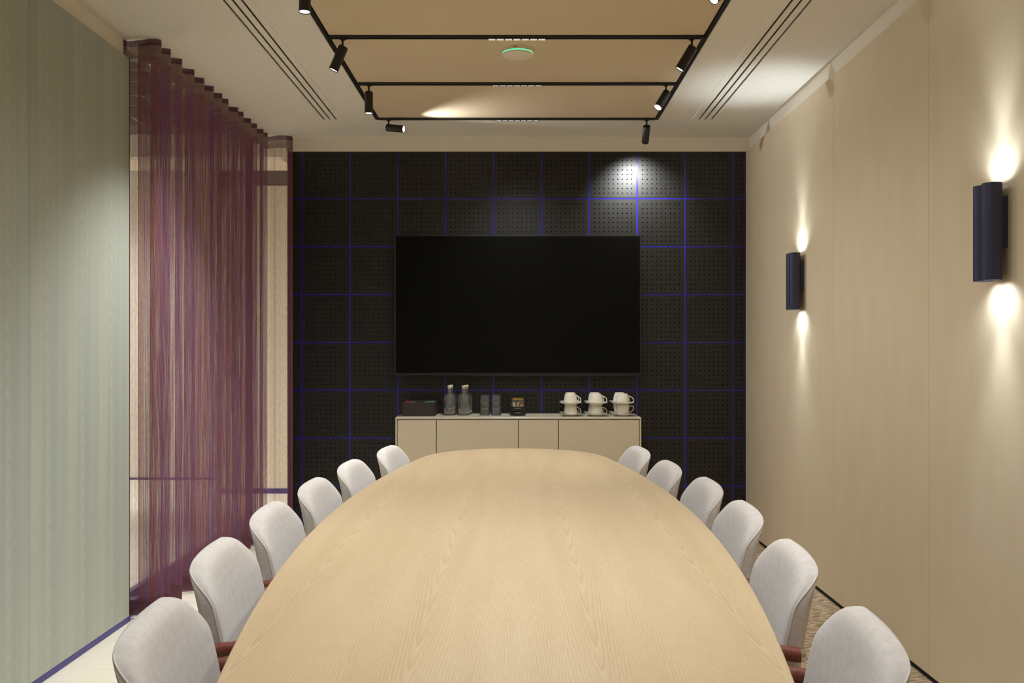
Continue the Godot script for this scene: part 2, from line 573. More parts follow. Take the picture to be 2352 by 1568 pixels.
# ---------------------------------------------------------------- corridor behind the glass
func build_corridor() -> void:
	# glazing: side pane, and a narrow pane in the plane of the back wall
	var w := struct("window_1", span(-1.932, -1.922, 0.035, CEIL, 4.40, BACK + 0.04), M.pane)
	w.set_meta("label", "glass partition pane behind the violet curtain")
	obj("bottom_rail", span(-1.95, -1.905, 0.0, 0.035, 4.337, BACK + 0.06, 0.002), M.blue_frame, w)
	obj("bottom_channel", span(-1.985, -1.95, 0.0, 0.085, 4.337, BACK + 0.06, 0.002), M.blue_frame, w)
	obj("corner_post", span(-1.95, -1.905, 0.035, CEIL, BACK + 0.03, BACK + 0.06, 0.002), M.blue_frame, w)
	obj("end_post", span(-1.95, -1.905, 0.035, 2.69, 4.337, 4.40, 0.002), M.blue_frame, w)
	var w2 := struct("window_2", span(-1.905, -1.64, 0.02, CEIL, BACK + 0.04, BACK + 0.05), M.pane)
	w2.set_meta("label", "narrow glass pane between corner post and black tiled wall")
	obj("side_post", span(-1.644, -1.63, 0.0, CEIL, BACK + 0.02, BACK + 0.2), M.blue_frame, w2)
	# corridor walls
	var we := struct("wall_corridor_end", span(-2.72, -1.2, 0.0, 2.79, 8.2, 8.35), M.cream)
	we.set_meta("label", "beige corridor wall with dark violet skirting seen through the glass")
	obj("skirting", span(-2.72, -1.2, 0.0, 0.045, 8.19, 8.2), M.blue_frame, we)
	obj("lintel", span(-2.72, -1.2, 2.79, 3.3, 8.22, 8.35), mat(rgb(120, 112, 98), 0.8), we)
	var wf := struct("wall_corridor_far", span(-4.9, -2.72, 0.0, 3.3, 9.08, 9.2), M.plaster)
	obj("skirting", span(-4.9, -2.72, 0.0, 0.02, 9.07, 9.08), M.blue_frame, wf)
	struct("wall_corridor_return", span(-2.74, -2.72, 0.0, 3.3, 8.2, 9.2), M.plaster)
	struct("wall_corridor_side", span(-4.95, -4.8, 0.0, 3.3, 1.5, 9.2), M.plaster)
	struct("wall_corridor_near", span(-4.95, XL - 0.12, 0.0, 3.3, 1.4, 1.6), M.plaster)
	struct("wall_corridor_stub", span(-1.63, -1.2, 0.0, 3.3, BACK + 0.2, 8.2), M.plaster)
	struct("ceiling_corridor", span(-4.95, -1.2, 3.3, 3.4, 1.4, 9.3), mat(rgb(70, 64, 60), 0.9))
	struct("wall_over_glass", span(XL - 0.05, XL + 0.0, CEIL, 3.3, 1.4, BACK + 0.2), M.plaster)
	var duct := thing("ceiling_duct", "pale boxed duct under the dark corridor ceiling", "duct", Vector3(-3.3, 2.82, -7.45))
	obj("casing", box(Vector3(0, 0.11, 0), Vector3(2.85, 0.22, 0.47), 0.02), M.fixture_white, duct)
	obj("flange", box(Vector3(1.43, 0.11, 0), Vector3(0.02, 0.26, 0.51), 0.004), M.fixture_white, duct)
	for k in 4:
		var b := thing("cable_tray", "pale slatted cable tray under the corridor ceiling, %s from the boxed duct" % ["fourth", "third", "second", "first"][k], "cable tray", Vector3(-3.35, 2.98, -(4.9 + 0.55 * k)), 0.0, "cable trays in the corridor")
		obj("rail", box(Vector3(0, 0, 0.12), Vector3(2.6, 0.06, 0.012), 0.002), M.tray, b)
		obj("rail", box(Vector3(0, 0, -0.12), Vector3(2.6, 0.06, 0.012), 0.002), M.tray, b)
		for q in 9:
			obj("rung", box(Vector3(-1.2 + 0.3 * q, -0.02, 0), Vector3(0.03, 0.012, 0.24), 0.002), M.tray, b)
		for q in [-1.1, 1.1]:
			obj("hanger", box(Vector3(q, 0.17, 0), Vector3(0.012, 0.3, 0.012)), M.steel, b)
	for k in 3:
		var d: float = [4.6, 6.1, 7.75][k]
		var t := thing("corridor_downlight", "round recessed corridor downlight, %s from the far corridor wall" % ["third", "second", "first"][k], "light", Vector3([-4.2, -4.2, -3.9][k], 3.3, -d), 0.0, "corridor downlights")
		obj("trim_ring", lathe([Vector2(0.085, -0.001), Vector2(0.085, -0.012), Vector2(0.065, -0.012), Vector2(0.06, -0.002)], 24), M.fixture_white, t)
		obj("lamp_disc", lathe([Vector2(0.0, -0.006), Vector2(0.06, -0.006)], 24), M.lens, t)
		add_spot(t, "lamp", aimed(Vector3(0, -0.03, 0), Vector3(0, -1, 0)), 7.5, 66.0, 1.0, 0.05, Color(1.0, 1.0, 0.985))

# ---------------------------------------------------------------- ceiling fittings
const TRACKS := [5.897, 5.12, 4.357, 3.59, 2.825, 2.06, 1.295, 0.53]

func build_ceiling() -> void:
	# acoustic panels, one between every two tracks
	for k in TRACKS.size() - 1:
		var p := thing("acoustic_panel", "tan felt ceiling panel, %s from the black tiled wall" % ["first", "second", "third", "fourth", "fifth", "sixth", "seventh"][k], "ceiling panel", Vector3(-0.01, CEIL, -(TRACKS[k] + TRACKS[k + 1]) / 2), 0.0, "tan felt ceiling panels")
		var dd: float = TRACKS[k] - TRACKS[k + 1] - 0.036
		obj("panel", box(Vector3(0, 0.014, 0), Vector3(1.80, 0.02, dd - 0.002), 0.002), M.acoustic, p)
		obj("backing", box(Vector3(0, 0.06, 0), Vector3(1.82, 0.06, dd + 0.03)), M.gap, p)
	# black frame and cross tracks
	var fr := thing("light_track_frame", "black ceiling track frame of two long rails and eight crossbars", "light track", Vector3(-0.01, CEIL, 0))
	for sx in [-1, 1]:
		obj("long_rail", box(Vector3(sx * 0.913, 0.012, -3.2135), Vector3(0.017, 0.03, 5.40), 0.002), M.track, fr)
	for k in TRACKS.size():
		obj("crossbar", box(Vector3(0, 0.0105, -TRACKS[k]), Vector3(1.804, 0.031, 0.036), 0.002), M.track, fr)
	var ord := ["first", "second", "third", "fourth", "fifth", "sixth", "seventh", "eighth"]
	for k in TRACKS.size():
		var d: float = TRACKS[k]
		var mod := thing("linear_downlight", "row of seven square light cells in the %s crossbar from the tiled wall" % ord[k], "downlight", Vector3(-0.008, CEIL - 0.005, -d), 0.0, "linear downlights in the crossbars")
		obj("housing", box(Vector3(0, -0.0020, 0), Vector3(0.284, 0.004, 0.030)), M.track, mod)
		for c in 7:
			var cell := obj("light_cell", cell_mesh(), M.chrome, mod)
			cell.position = Vector3(-0.1206 + 0.0402 * c, -0.004, 0)
			obj("lamp_lens", box(Vector3(0, -0.0008, 0), Vector3(0.030, 0.001, 0.015)), M.cell, cell)
		add_spot(mod, "lamp", aimed(Vector3(0, -0.014, 0), Vector3(0, -1, 0)), LINEAR * [1.3, 1.2, 1.05, 0.86, 0.84, 0.84, 0.9, 0.9][k], 80.0 if k > 0 else 56.0, 1.0, 0.012)
	# slot diffusers
	for s in [[-1.2235, "curtain"], [1.2055, "plywood"]]:
		var v := thing("slot_diffuser", "long three-slot air diffuser in the ceiling on the %s side" % s[1], "air vent", Vector3(s[0], CEIL, 0), 0.0, "slot diffusers")
		var sl := [-0.0465, -0.0085, 0.0315] if s[0] < 0 else [-0.0255, 0.0145, 0.0555]
		var edges := [-0.0773]
		for q in sl:
			edges.append(q - 0.0055)
			edges.append(q + 0.0055)
		edges.append(0.0773)
		for k in 4:
			var x0: float = edges[2 * k]
			var x1: float = edges[2 * k + 1]
			obj("face_bar", box(Vector3((x0 + x1) / 2, 0.003, -2.31), Vector3(x1 - x0, 0.008, 7.21), 0.001), M.ceiling, v)
			if k in [0, 3]:
				obj("border", box(Vector3((x0 + x1) / 2, -0.0012, -2.31), Vector3(x1 - x0 - 0.006, 0.002, 7.2), 0.0006), M.ceiling, v)
		obj("end_bar", box(Vector3(0, 0.0025, -5.914), Vector3(0.154, 0.009, 0.010), 0.001), M.ceiling, v)
		obj("plenum", box(Vector3(0, 0.07, -2.31), Vector3(0.15, 0.03, 7.2)), M.gap, v)
	# round sensor with a green light ring
	var ap := thing("ceiling_sensor", "round cream ceiling sensor with glowing green ring", "sensor", Vector3(-0.004, CEIL + 0.004, -4.55))
	obj("base", lathe([Vector2(0.0, 0.0), Vector2(0.0775, 0.0), Vector2(0.0775, -0.018), Vector2(0.07, -0.018)], 48), M.fixture_white, ap)
	obj("light_ring", lathe([Vector2(0.071, -0.0175), Vector2(0.0770, -0.018), Vector2(0.0770, -0.0235), Vector2(0.071, -0.024)], 48), M.led, ap)
	obj("cover", lathe([Vector2(0.07, -0.0235), Vector2(0.0775, -0.024), Vector2(0.0765, -0.030), Vector2(0.072, -0.0325), Vector2(0.0, -0.0335)], 48), M.fixture_white, ap)
	obj("vent_slot", box(Vector3(-0.012, -0.010, 0.0770), Vector3(0.014, 0.0022, 0.002)), M.gap, ap)
	build_spots()

var cell_made: ArrayMesh
func cell_mesh() -> ArrayMesh:
	if cell_made == null:
		# flared square reflector, open below
		var st := new_st()
		st.set_smooth_group(-1)
		var lo := [Vector3(-0.0183, -0.003, -0.0125), Vector3(0.0183, -0.003, -0.0125), Vector3(0.0183, -0.003, 0.0125), Vector3(-0.0183, -0.003, 0.0125)]
		for k in 4:
			var a: Vector3 = lo[k]
			var b: Vector3 = lo[(k + 1) % 4]
			quad(st, a, b, Vector3(b.x * 0.82, 0, b.z * 0.6), Vector3(a.x * 0.82, 0, a.z * 0.6), Vector3(0, 0.02, 0) + (a + b) * 1.5)
		cell_made = flat(st)
	return cell_made

const LINEAR := 0.73
const SPOT := 1.25

func build_spots() -> void:
	# side (-1 curtain, 1 plywood), track number, aim, label ending, energy
	var list := [
		[-1, 0, Vector3(0.93, -0.15, 0.30), "turned level along the first crossbar", 0.8],
		[1, 0, Vector3(0.02, -0.68, -0.73), "tipped towards the black tiled wall", 0.8],
		[-1, 1, Vector3(0.0, -1.0, 0.03), "hanging straight down from the second crossbar", 0.45],
		[1, 1, Vector3(-0.46, -0.76, 0.36), "leaning towards the table on the second crossbar", 0.5],
		[-1, 2, Vector3(-0.40, -0.92, 0.02), "leaning towards the green panels", 2.0],
		[1, 2, Vector3(-0.52, -0.86, -0.1), "leaning towards the table on the third crossbar", 0.5],
		[-1, 3, Vector3(0.0, -1.0, 0.06), "hanging straight down from the fourth crossbar", 0.45],
		[1, 3, Vector3(-0.6, -0.62, 0.36), "leaning towards the table on the fourth crossbar", 0.5],
		[-1, 4, Vector3(-0.15, -0.98, 0.0), "on the fifth crossbar", 0.6],
		[1, 4, Vector3(-0.2, -0.98, 0.1), "on the fifth crossbar", 0.6],
		[-1, 5, Vector3(0.15, -0.98, 0.0), "on the sixth crossbar", 0.6],
		[1, 5, Vector3(-0.15, -0.98, 0.0), "on the sixth crossbar", 0.6],
	]
	for s in list:
		var d: float = TRACKS[s[1]]
		var dir: Vector3 = (s[2] as Vector3).normalized()
		var x: float = -0.8475 if s[0] < 0 else 0.835
		var t := thing("track_spotlight", "black cylinder track spotlight on the %s side, %s" % ["curtain" if s[0] < 0 else "plywood", s[3]], "spotlight", Vector3(x, CEIL - 0.005, -d), 0.0, "black cylinder track spotlights")
		obj("stem", tube([Vector3(0, 0.0, 0), Vector3(0, -0.052, 0)], even(2, 0.0055), 12), M.track, t)
		obj("adapter", box(Vector3(0, -0.003, 0), Vector3(0.026, 0.008, 0.026), 0.002), M.track, t)
		var head := Node3D.new()
		head.name = "head"
		t.add_child(head, true)
		head.transform = aimed(Vector3(0, -0.052, 0), dir)
		var r := 0.0232
		obj("body", lathe([Vector2(0.0, -0.012), Vector2(r - 0.002, -0.012), Vector2(r, -0.010), Vector2(r, 0.112), Vector2(r - 0.0015, 0.112), Vector2(r - 0.0015, 0.100)], 40, forward_axis()), M.track, head)
		obj("lamp_lens", lathe([Vector2(0.0, 0.1075), Vector2(r - 0.002, 0.1075)], 32, forward_axis()), M.lens, head)
		add_spot(head, "lamp", Transform3D(Basis(), Vector3(0, 0, -0.118)), SPOT * s[4], (42.0 if s[4] > 1.9 else 34.0) if s[1] > 0 else (40.0 if s[0] < 0 else 45.0), 1.0, 0.016)

# ---------------------------------------------------------------- sconces
func build_sconces() -> void:
	for k in 3:
		var d: float = [5.14, 3.01, 0.88][k]
		var t := thing("wall_sconce", "dark blue twin-cylinder wall light on plywood, %s from the tiled wall" % ["first", "second", "third"][k], "wall light", Vector3(PLYX, 1.529, -d), 0.0, "dark blue twin-cylinder wall lights")
		obj("wall_plate", box(Vector3(-0.0105, 0.193, 0.0), Vector3(0.021, 0.17, 0.062), 0.002), M.sconce, t)
		var st := new_st()
		for s in [-1, 1]:
			add_lathe(st, [Vector2(0.029, 0.006), Vector2(0.0295, 0.0), Vector2(0.031, 0.0), Vector2(0.031, 0.319), Vector2(0.0295, 0.319), Vector2(0.029, 0.313)], 40, Transform3D(Basis(), Vector3(-0.052, 0, s * 0.0275)))
		obj("body", st.commit(), M.sconce, t)
		obj("bracket", box(Vector3(-0.022, 0.193, 0), Vector3(0.012, 0.12, 0.04)), M.sconce, t)
		obj("fin", box(Vector3(-0.023, 0.1595, 0.026), Vector3(0.004, 0.319, 0.010), 0.001), M.sconce, t)
		for s in [-1, 1]:
			for e in [0, 1]:
				var y := 0.0055 if e == 0 else 0.3135
				obj("lamp_lens", lathe([Vector2(0.0, y), Vector2(0.0295, y)], 32, Transform3D(Basis(), Vector3(-0.052, 0, s * 0.0275))), M.sconce_lens, t)
		for e in [-1, 1]:
			var y := -0.004 if e < 0 else 0.323
			for q in [-1, 1]:
				add_spot(t, "lamp", aimed(Vector3(-0.046, y, q * 0.0275), Vector3(0.25, e, 0)), 0.042, 74.0, 1.0, 0.024, Color(0.91, 0.965, 1.0))
			add_spot(t, "lamp_beam", aimed(Vector3(-0.052, y, 0), Vector3(-0.20, e, 0)), 0.50, 32.0, 1.0, 0.024, Color(0.91, 0.965, 1.0))

# ---------------------------------------------------------------- curtain
func build_curtain() -> void:
	var fronts := [4.376, 4.495, 4.648, 4.823, 4.976, 5.13, 5.276, 5.39, 5.58, 5.685, 5.847, 5.98, 6.13, 6.227]
	var ctl := [Vector2(-1.905, 4.362), Vector2(-1.895, 4.392), Vector2(-1.82, 4.372), Vector2(-1.752, 4.358)]
	for k in fronts.size():
		var f: float = fronts[k]
		ctl.append(Vector2(-1.733, f + 0.012))
		if k < fronts.size() - 1:
			var g: float = fronts[k + 1]
			var m := (f + g) / 2.0
			ctl.append(Vector2(-1.80, f + 0.035))
			ctl.append(Vector2(-1.872 + 0.012 * sin(k * 2.3), m + 0.012))
			ctl.append(Vector2(-1.80, g - 0.018))
	ctl.append_array([Vector2(-1.765, 6.262), Vector2(-1.80, 6.29), Vector2(-1.79, 6.335), Vector2(-1.755, 6.352), Vector2(-1.715, 6.338), Vector2(-1.695, 6.322), Vector2(-1.65, 6.318), Vector2(-1.605, 6.33), Vector2(-1.592, 6.35), Vector2(-1.598, 6.395), Vector2(-1.612, 6.372), Vector2(-1.622, 6.398), Vector2(-1.634, 6.375)])
	var path := []
	for i in ctl.size() - 1:
		var p0: Vector2 = ctl[maxi(i - 1, 0)]
		var p1: Vector2 = ctl[i]
		var p2: Vector2 = ctl[i + 1]
		var p3: Vector2 = ctl[mini(i + 2, ctl.size() - 1)]
		for q in 6:
			path.append(p1.cubic_interpolate(p2, p0, p3, q / 6.0))
	path.append(ctl[-1])
	var arc := [0.0]
	for i in path.size() - 1:
		arc.append(arc[-1] + (path[i + 1] as Vector2).distance_to(path[i]))
	# how far the hem swings out from the heading, along the curtain
	var sway := []
	for i in path.size():
		var k := 0.2 if i < 24 or i > path.size() - 40 else 1.0
		sway.append(Vector2(0.010 * sin(arc[i] * 5.1 + 1.3) + 0.005 * sin(arc[i] * 3.0), 0.012 * sin(arc[i] * 7.3 + 0.6)) * k)
	var cur := thing("curtain", "sheer violet and rust curtain hanging in soft folds before the glass", "curtain", Vector3(-1.80, 0, -5.35))
	for part in [["fabric", 0.085, 2.712, 18, "sheer"], ["header_tape", 2.712, 2.768, 1, "sheer_tape"], ["header", 2.768, 2.798, 1, "sheer_head"], ["hem", 0.012, 0.085, 2, "sheer_head"]]:
		var rows := []
		var uvs := []
		var nn: int = part[3]
		for j in nn + 1:
			var y := lerpf(part[1], part[2], float(j) / nn)
			var row := []
			var uv := []
			var low := 1.0 - y / 2.7
			for i in path.size():
				var p: Vector2 = path[i]
				var off: Vector2 = sway[i] * low
				row.append(Vector3(p.x + off.x + 1.80, y, -(p.y + off.y) + 5.35))
				uv.append(Vector2(arc[i] / 0.9, y / 0.9))
			rows.append(row)
			uvs.append(uv)
		var st := new_st()
		add_grid(st, rows, false, false, uvs)
		st.generate_normals()
		obj(part[0], st.commit(), M[part[4]], cur)
	# upright threads of the open weave
	var mm := MultiMesh.new()
	mm.transform_format = MultiMesh.TRANSFORM_3D
	mm.use_colors = true
	var st2 := new_st()
	var c4 := [Vector3(0.00034, 0, 0), Vector3(0, 0, 0.00034), Vector3(-0.00034, 0, 0), Vector3(0, 0, -0.00034)]
	for k in 4:
		quad(st2, c4[k], c4[(k + 1) % 4], c4[(k + 1) % 4] + Vector3.UP, c4[k] + Vector3.UP, Vector3(0, 0.5, 0))
	mm.mesh = flat(st2)
	var step := 0.0027
	var count := int(arc[-1] / step)
	mm.instance_count = count
	var rng := RandomNumberGenerator.new()
	rng.seed = 5
	var at := 0
	for n in count:
		var a := (n + rng.randf_range(-0.3, 0.3) + 0.5) * step
		while at < arc.size() - 2 and arc[at + 1] < a:
			at += 1
		var f := clampf((a - arc[at]) / maxf(arc[at + 1] - arc[at], 1e-6), 0.0, 1.0)
		var p: Vector2 = (path[at] as Vector2).lerp(path[at + 1], f)
		var w: Vector2 = (sway[at] as Vector2).lerp(sway[at + 1], f)
		var lo := p + w * (1.0 - 0.02 / 2.7)
		var hi := p + w * (1.0 - 2.71 / 2.7)
		var bottom := Vector3(lo.x + 1.80, 0.02, -lo.y + 5.35)
		var top := Vector3(hi.x + 1.80, 2.71, -hi.y + 5.35)
		mm.set_instance_transform(n, Transform3D(Basis(Vector3.RIGHT, top - bottom, Vector3.BACK), bottom))
		var mix := rng.randf()
		var col := rgb(158, 98, 68) if mix < 0.66 else (rgb(108, 88, 150) if mix < 0.86 else rgb(134, 100, 122))
		mm.set_instance_color(n, col.srgb_to_linear())
	var mi := MultiMeshInstance3D.new()
	mi.name = "threads"
	mi.multimesh = mm
	mi.material_override = M.thread
	mi.set_meta("kind", "stuff")
	cur.add_child(mi)
	var rail := thing("curtain_rail", "slim white curtain rail fixed to the ceiling above the curtain", "curtain rail", Vector3(-1.80, CEIL, -5.35))
	obj("rail", box(Vector3(0, -0.003, 0), Vector3(0.022, 0.006, 2.0), 0.001), M.plaster, rail)

# ---------------------------------------------------------------- table
const TCX := -0.022
const TCD := 3.10
const TTOP := 0.74

func table_outline() -> Array:
	var q := [Vector2(0, 2.042), Vector2(0.14, 2.026), Vector2(0.26, 1.972), Vector2(0.36, 1.888), Vector2(0.425, 1.79), Vector2(0.468, 1.66)]
	for k in range(0, 9):
		var d := 1.5 - 1.5 * k / 8.0
		q.append(Vector2(0.62 - 0.0545 * d * d, d))
	var half := []
	for i in q.size() - 1:
		var p0: Vector2 = q[i - 1] if i > 0 else Vector2(-q[1].x, q[1].y)
		var p3: Vector2 = q[i + 2] if i + 2 < q.size() else Vector2(q[-2].x, -q[-2].y)
		for k in 5:
			half.append(q[i].cubic_interpolate(q[i + 1], p0, p3, k / 5.0))
	half.append(q[-1])
	return half      # quarter, from the far tip to the middle of the right side

func build_table() -> void:
	var quarter := table_outline()
	var t := thing("conference_table", "long oak veneer boat-shaped conference table with rounded ends", "table", Vector3(TCX, 0, -TCD))
	# four book-matched quarters, each of two leaves
	var st := new_st()
	for sx in [-1.0, 1.0]:
		for sz in [-1.0, 1.0]:
			var rows := []
			var uvs := []
			for i in quarter.size():
				var p: Vector2 = quarter[i]
				var row := []
				var uv := []
				for k in 9:
					# stations: centre, leaf joint at 0.325, edge
					var x := p.x * k / 8.0
					if p.x > 0.325:
						x = 0.325 * k / 4.0 if k <= 4 else lerpf(0.325, p.x, (k - 4) / 4.0)
					row.append(Vector3(sx * x, TTOP, -sz * p.y))
					uv.append(Vector2(x / 0.325 if x <= 0.325 else 2.0 - x / 0.325, p.y / 2.08))
				rows.append(row)
				uvs.append(uv)
			add_grid(st, rows, false, sx * sz < 0, uvs)
	st.generate_normals()
	var top := obj("table_top", st.commit(), M.oak, t)
	# edge: small chamfer, upright lip, then a long bevel back underneath
	var ring := []
	for s in [[1, 1], [1, -1], [-1, -1], [-1, 1]]:
		var seq := quarter.duplicate()
		if s[0] * s[1] < 0:
			seq.reverse()
		for i in seq.size() - 1:
			ring.append(Vector2(seq[i].x * s[0], seq[i].y * s[1]))
	var rows := []
	var uvs := []
	for prof in [[0.0, TTOP], [-0.0025, TTOP - 0.0025], [-0.0025, TTOP - 0.010], [0.055, TTOP - 0.034]]:
		var row := []
		var uv := []
		for i in ring.size():
			var a: Vector2 = ring[i]
			var e: Vector2 = (ring[(i + 1) % ring.size()] - ring[(i - 1 + ring.size()) % ring.size()]).normalized()
			var inward := Vector2(e.y, -e.x)
			if inward.dot(a) > 0:
				inward = -inward
			var p: Vector2 = a + inward * prof[0]
			row.append(Vector3(p.x, prof[1], -p.y))
			uv.append(Vector2(absf(p.x) / 0.65, absf(p.y) / 2.08))
		rows.append(row)
		uvs.append(uv)
	st = new_st()
	for i in rows.size() - 1:
		add_grid(st, [rows[i], rows[i + 1]], true, true, [uvs[i], uvs[i + 1]], i)
	# underside
	var under := Vector3(0, TTOP - 0.034, 0)
	st.set_smooth_group(9)
	for i in ring.size():
		tri(st, under, rows[3][i], rows[3][(i + 1) % ring.size()], Vector3(0, 1, 0))
	st.generate_normals()
	obj("edge", st.commit(), M.oak, top)
	for s in [-1, 1]:
		var leg := obj("pedestal", lathe([Vector2(0.30, 0.0), Vector2(0.30, 0.012), Vector2(0.10, 0.03), Vector2(0.075, 0.08), Vector2(0.075, 0.64), Vector2(0.17, 0.705)], 40), M.fixture_white, t)
		leg.position = Vector3(0, 0, s * 1.05)

# ---------------------------------------------------------------- chairs
func squircle(s: float, p: float) -> float:
	return pow(maxf(0.0, 1.0 - pow(minf(absf(s), 1.0), p)), 1.0 / p)

# centre of the backrest at height share t (0 seat, 1 top): local x forward, z sideways
func back_mid(t: float) -> float:
	return -0.030 * t - 0.040 * t * t

func back_width(t: float) -> float:
	return 0.222 * squircle(clampf((t - 0.58) / 0.42, 0.0, 1.0), 3.25)

func back_y(t: float) -> float:
	return lerpf(0.45, 0.797, t) if t >= 0.0 else 0.45 + 0.347 * t

# the seam between front pad and back shell: at the front low down, rolling to the rear edge near the top
func back_point(t: float, s: float, front: bool) -> Vector3:
	var w := back_width(t)
	var close := squircle(clampf((t - 0.90) / 0.10, 0.0, 1.0), 2.2)
	var z := w * s
	var x := back_mid(t) + 0.52 * z * z
	var rear := x - lerpf(0.050, 0.034, t) * close
	var ahead := x + 0.022 * close
	var edge := lerpf(x + 0.004, rear + 0.002, smoothstep(0.70, 0.95, t)) if close > 0.0 else x
	if front:
		return Vector3(lerpf(edge, ahead, squircle(s, 3.2)), back_y(t), z)
	return Vector3(lerpf(edge, rear, squircle(s, 6.0)), back_y(t), z)

func make_chair() -> Node3D:
	var c := Node3D.new()
	var ts := []
	for i in 33:
		var u := i / 32.0
		ts.append(1.16 * (1.0 - pow(1.0 - u, 2.4)) - 0.16)
	var ss := []
	for k in 33:
		ss.append(sin((k / 32.0 - 0.5) * PI))
	var st := new_st()
	for face in [true, false]:
		var rows := []
		for t: float in ts:
			var row := []
			for s: float in ss:
				row.append(back_point(t, s, face))
			rows.append(row)
		add_grid(st, rows, false, not face, [], 0 if face else 1)
		# close below
	st.generate_normals()
	var back := obj("backrest", st.commit(), M.fabric, c)
	# seam cord along the outline of the front pad
	for side in [-1.0, 1.0]:
		var line := []
		for i in ts.size():
			if ts[i] > 0.93:
				break
			line.append(back_point(ts[i], side, true) + Vector3(0, 0, 0.0004 * side))
		obj("seam", tube(line, even(line.size(), 0.0020), 8), M.seam, back)
	# seat cushion: rounded slab
	var rows := []
	for j in 13:
		var v := -1.0 + 2.0 * j / 12.0
		var row := []
		var k := squircle(v, 3.0)
		for i in 40:
			var a := TAU * i / 40.0
			var ca := signf(cos(a)) * pow(absf(cos(a)), 0.5)
			var sa := signf(sin(a)) * pow(absf(sin(a)), 0.5)
			var inset := 0.045 * (1.0 - k)
			row.append(Vector3(0.245 + ca * (0.235 - inset), 0.42 + 0.045 * v, sa * (0.245 - inset)))
		rows.append(row)
	st = new_st()
	add_grid(st, rows, true, false)
	st.set_smooth_group(2)
	for e in [0, 12]:
		for i in 40:
			tri(st, Vector3(0.245, 0.42 + 0.045 * (-1 if e == 0 else 1), 0), rows[e][i], rows[e][(i + 1) % 40], Vector3(0.245, 0.42, 0))
	st.generate_normals()
	obj("seat", st.commit(), M.fabric, c)
	# arms: leather-wrapped tube, chrome end, steel leg in front and behind
	for s in [-1.0, 1.0]:
		var z: float = s * 0.250
		var pts := []
		var rad := []
		for i in 41:
			var u := i / 40.0
			pts.append(Vector3(lerpf(-0.018, 0.30, u), 0.600 + 0.012 * sin(u * PI), z))
			var wrap := fposmod(u * 11.0, 1.0)
			rad.append(0.0158 + 0.0016 * sin(PI * pow(wrap, 0.7)))
		var arm := obj("armrest", tube(pts, rad, 18), M.leather, c)
		obj("end_cap", lathe([Vector2(0.0, -0.010), Vector2(0.010, -0.010), Vector2(0.0155, -0.006), Vector2(0.0165, 0.004)], 24, Transform3D(Basis(Vector3.UP, Vector3.RIGHT, Vector3.FORWARD), Vector3(-0.021, 0.600, z))), M.chrome, arm)
		var leg := []
		for p in [Vector3(0.30, 0.600, z), Vector3(0.33, 0.596, z), Vector3(0.345, 0.575, z), Vector3(0.352, 0.54, z), Vector3(0.375, 0.012, z * 1.02)]:
			leg.append(p)
		obj("leg", tube(leg, even(5, 0.011), 14), M.steel, c)
		obj("leg", tube([Vector3(0.06, 0.40, z * 0.86), Vector3(0.02, 0.36, z * 0.9), Vector3(-0.07, 0.012, z * 0.98)], even(3, 0.011), 14), M.steel, c)
		obj("side_rail", tube([Vector3(0.36, 0.37, z), Vector3(0.04, 0.375, z * 0.88)], even(2, 0.009), 12), M.steel, c)
		for q in [Vector3(0.375, 0.0, z * 1.02), Vector3(-0.07, 0.0, z * 0.98)]:
			obj("foot", lathe([Vector2(0.0, 0.0), Vector2(0.013, 0.0), Vector2(0.013, 0.012), Vector2(0.0, 0.012)], 16, Transform3D(Basis(), q)), M.black, c)
	obj("seat_rail", tube([Vector3(0.34, 0.372, -0.262), Vector3(0.34, 0.372, 0.262)], even(2, 0.009), 12), M.steel, c)
	return c

func build_chairs() -> void:
	var proto := make_chair()
	var ord := ["nearest the sideboard", "second from the sideboard", "third from the sideboard", "fourth from the sideboard", "fifth from the sideboard", "sixth from the sideboard"]
	var right := [[0.597, 4.69], [0.649, 4.07], [0.708, 3.518], [0.712, 2.962], [0.679, 2.335], [0.628, 1.695]]
	var left := [[-0.649, 4.714], [-0.733, 4.104], [-0.765, 3.507], [-0.779, 2.938], [-0.756, 2.357], [-0.679, 1.76]]
	for side in 2:
		var list: Array = left if side == 0 else right
		for k in 6:
			var x: float = list[k][0]
			var d: float = list[k][1]
			var o: Node3D = proto.duplicate()
			o.name = numbered("upholstered_chair")
			add_child(o)
			tag(o, "pale grey upholstered armchair on the %s side, %s" % ["curtain" if side == 0 else "plywood", ord[k]], "chair", "pale grey armchairs round the table")
			var slope := 0.109 * (d - TCD) * 0.7
			# forward (local +x) points at the table
			var fwd := Vector3(1, 0, slope) if side == 0 else Vector3(-1, 0, slope)
			fwd = fwd.normalized()
			var yaw := atan2(-fwd.z, fwd.x)
			o.rotation.y = yaw
			o.position = Vector3(x - signf(x) * 0.038, 0, -(d - 0.015))
	proto.free()

# ---------------------------------------------------------------- sideboard and what stands on it
const SBT := 0.851
const SBF := 6.03

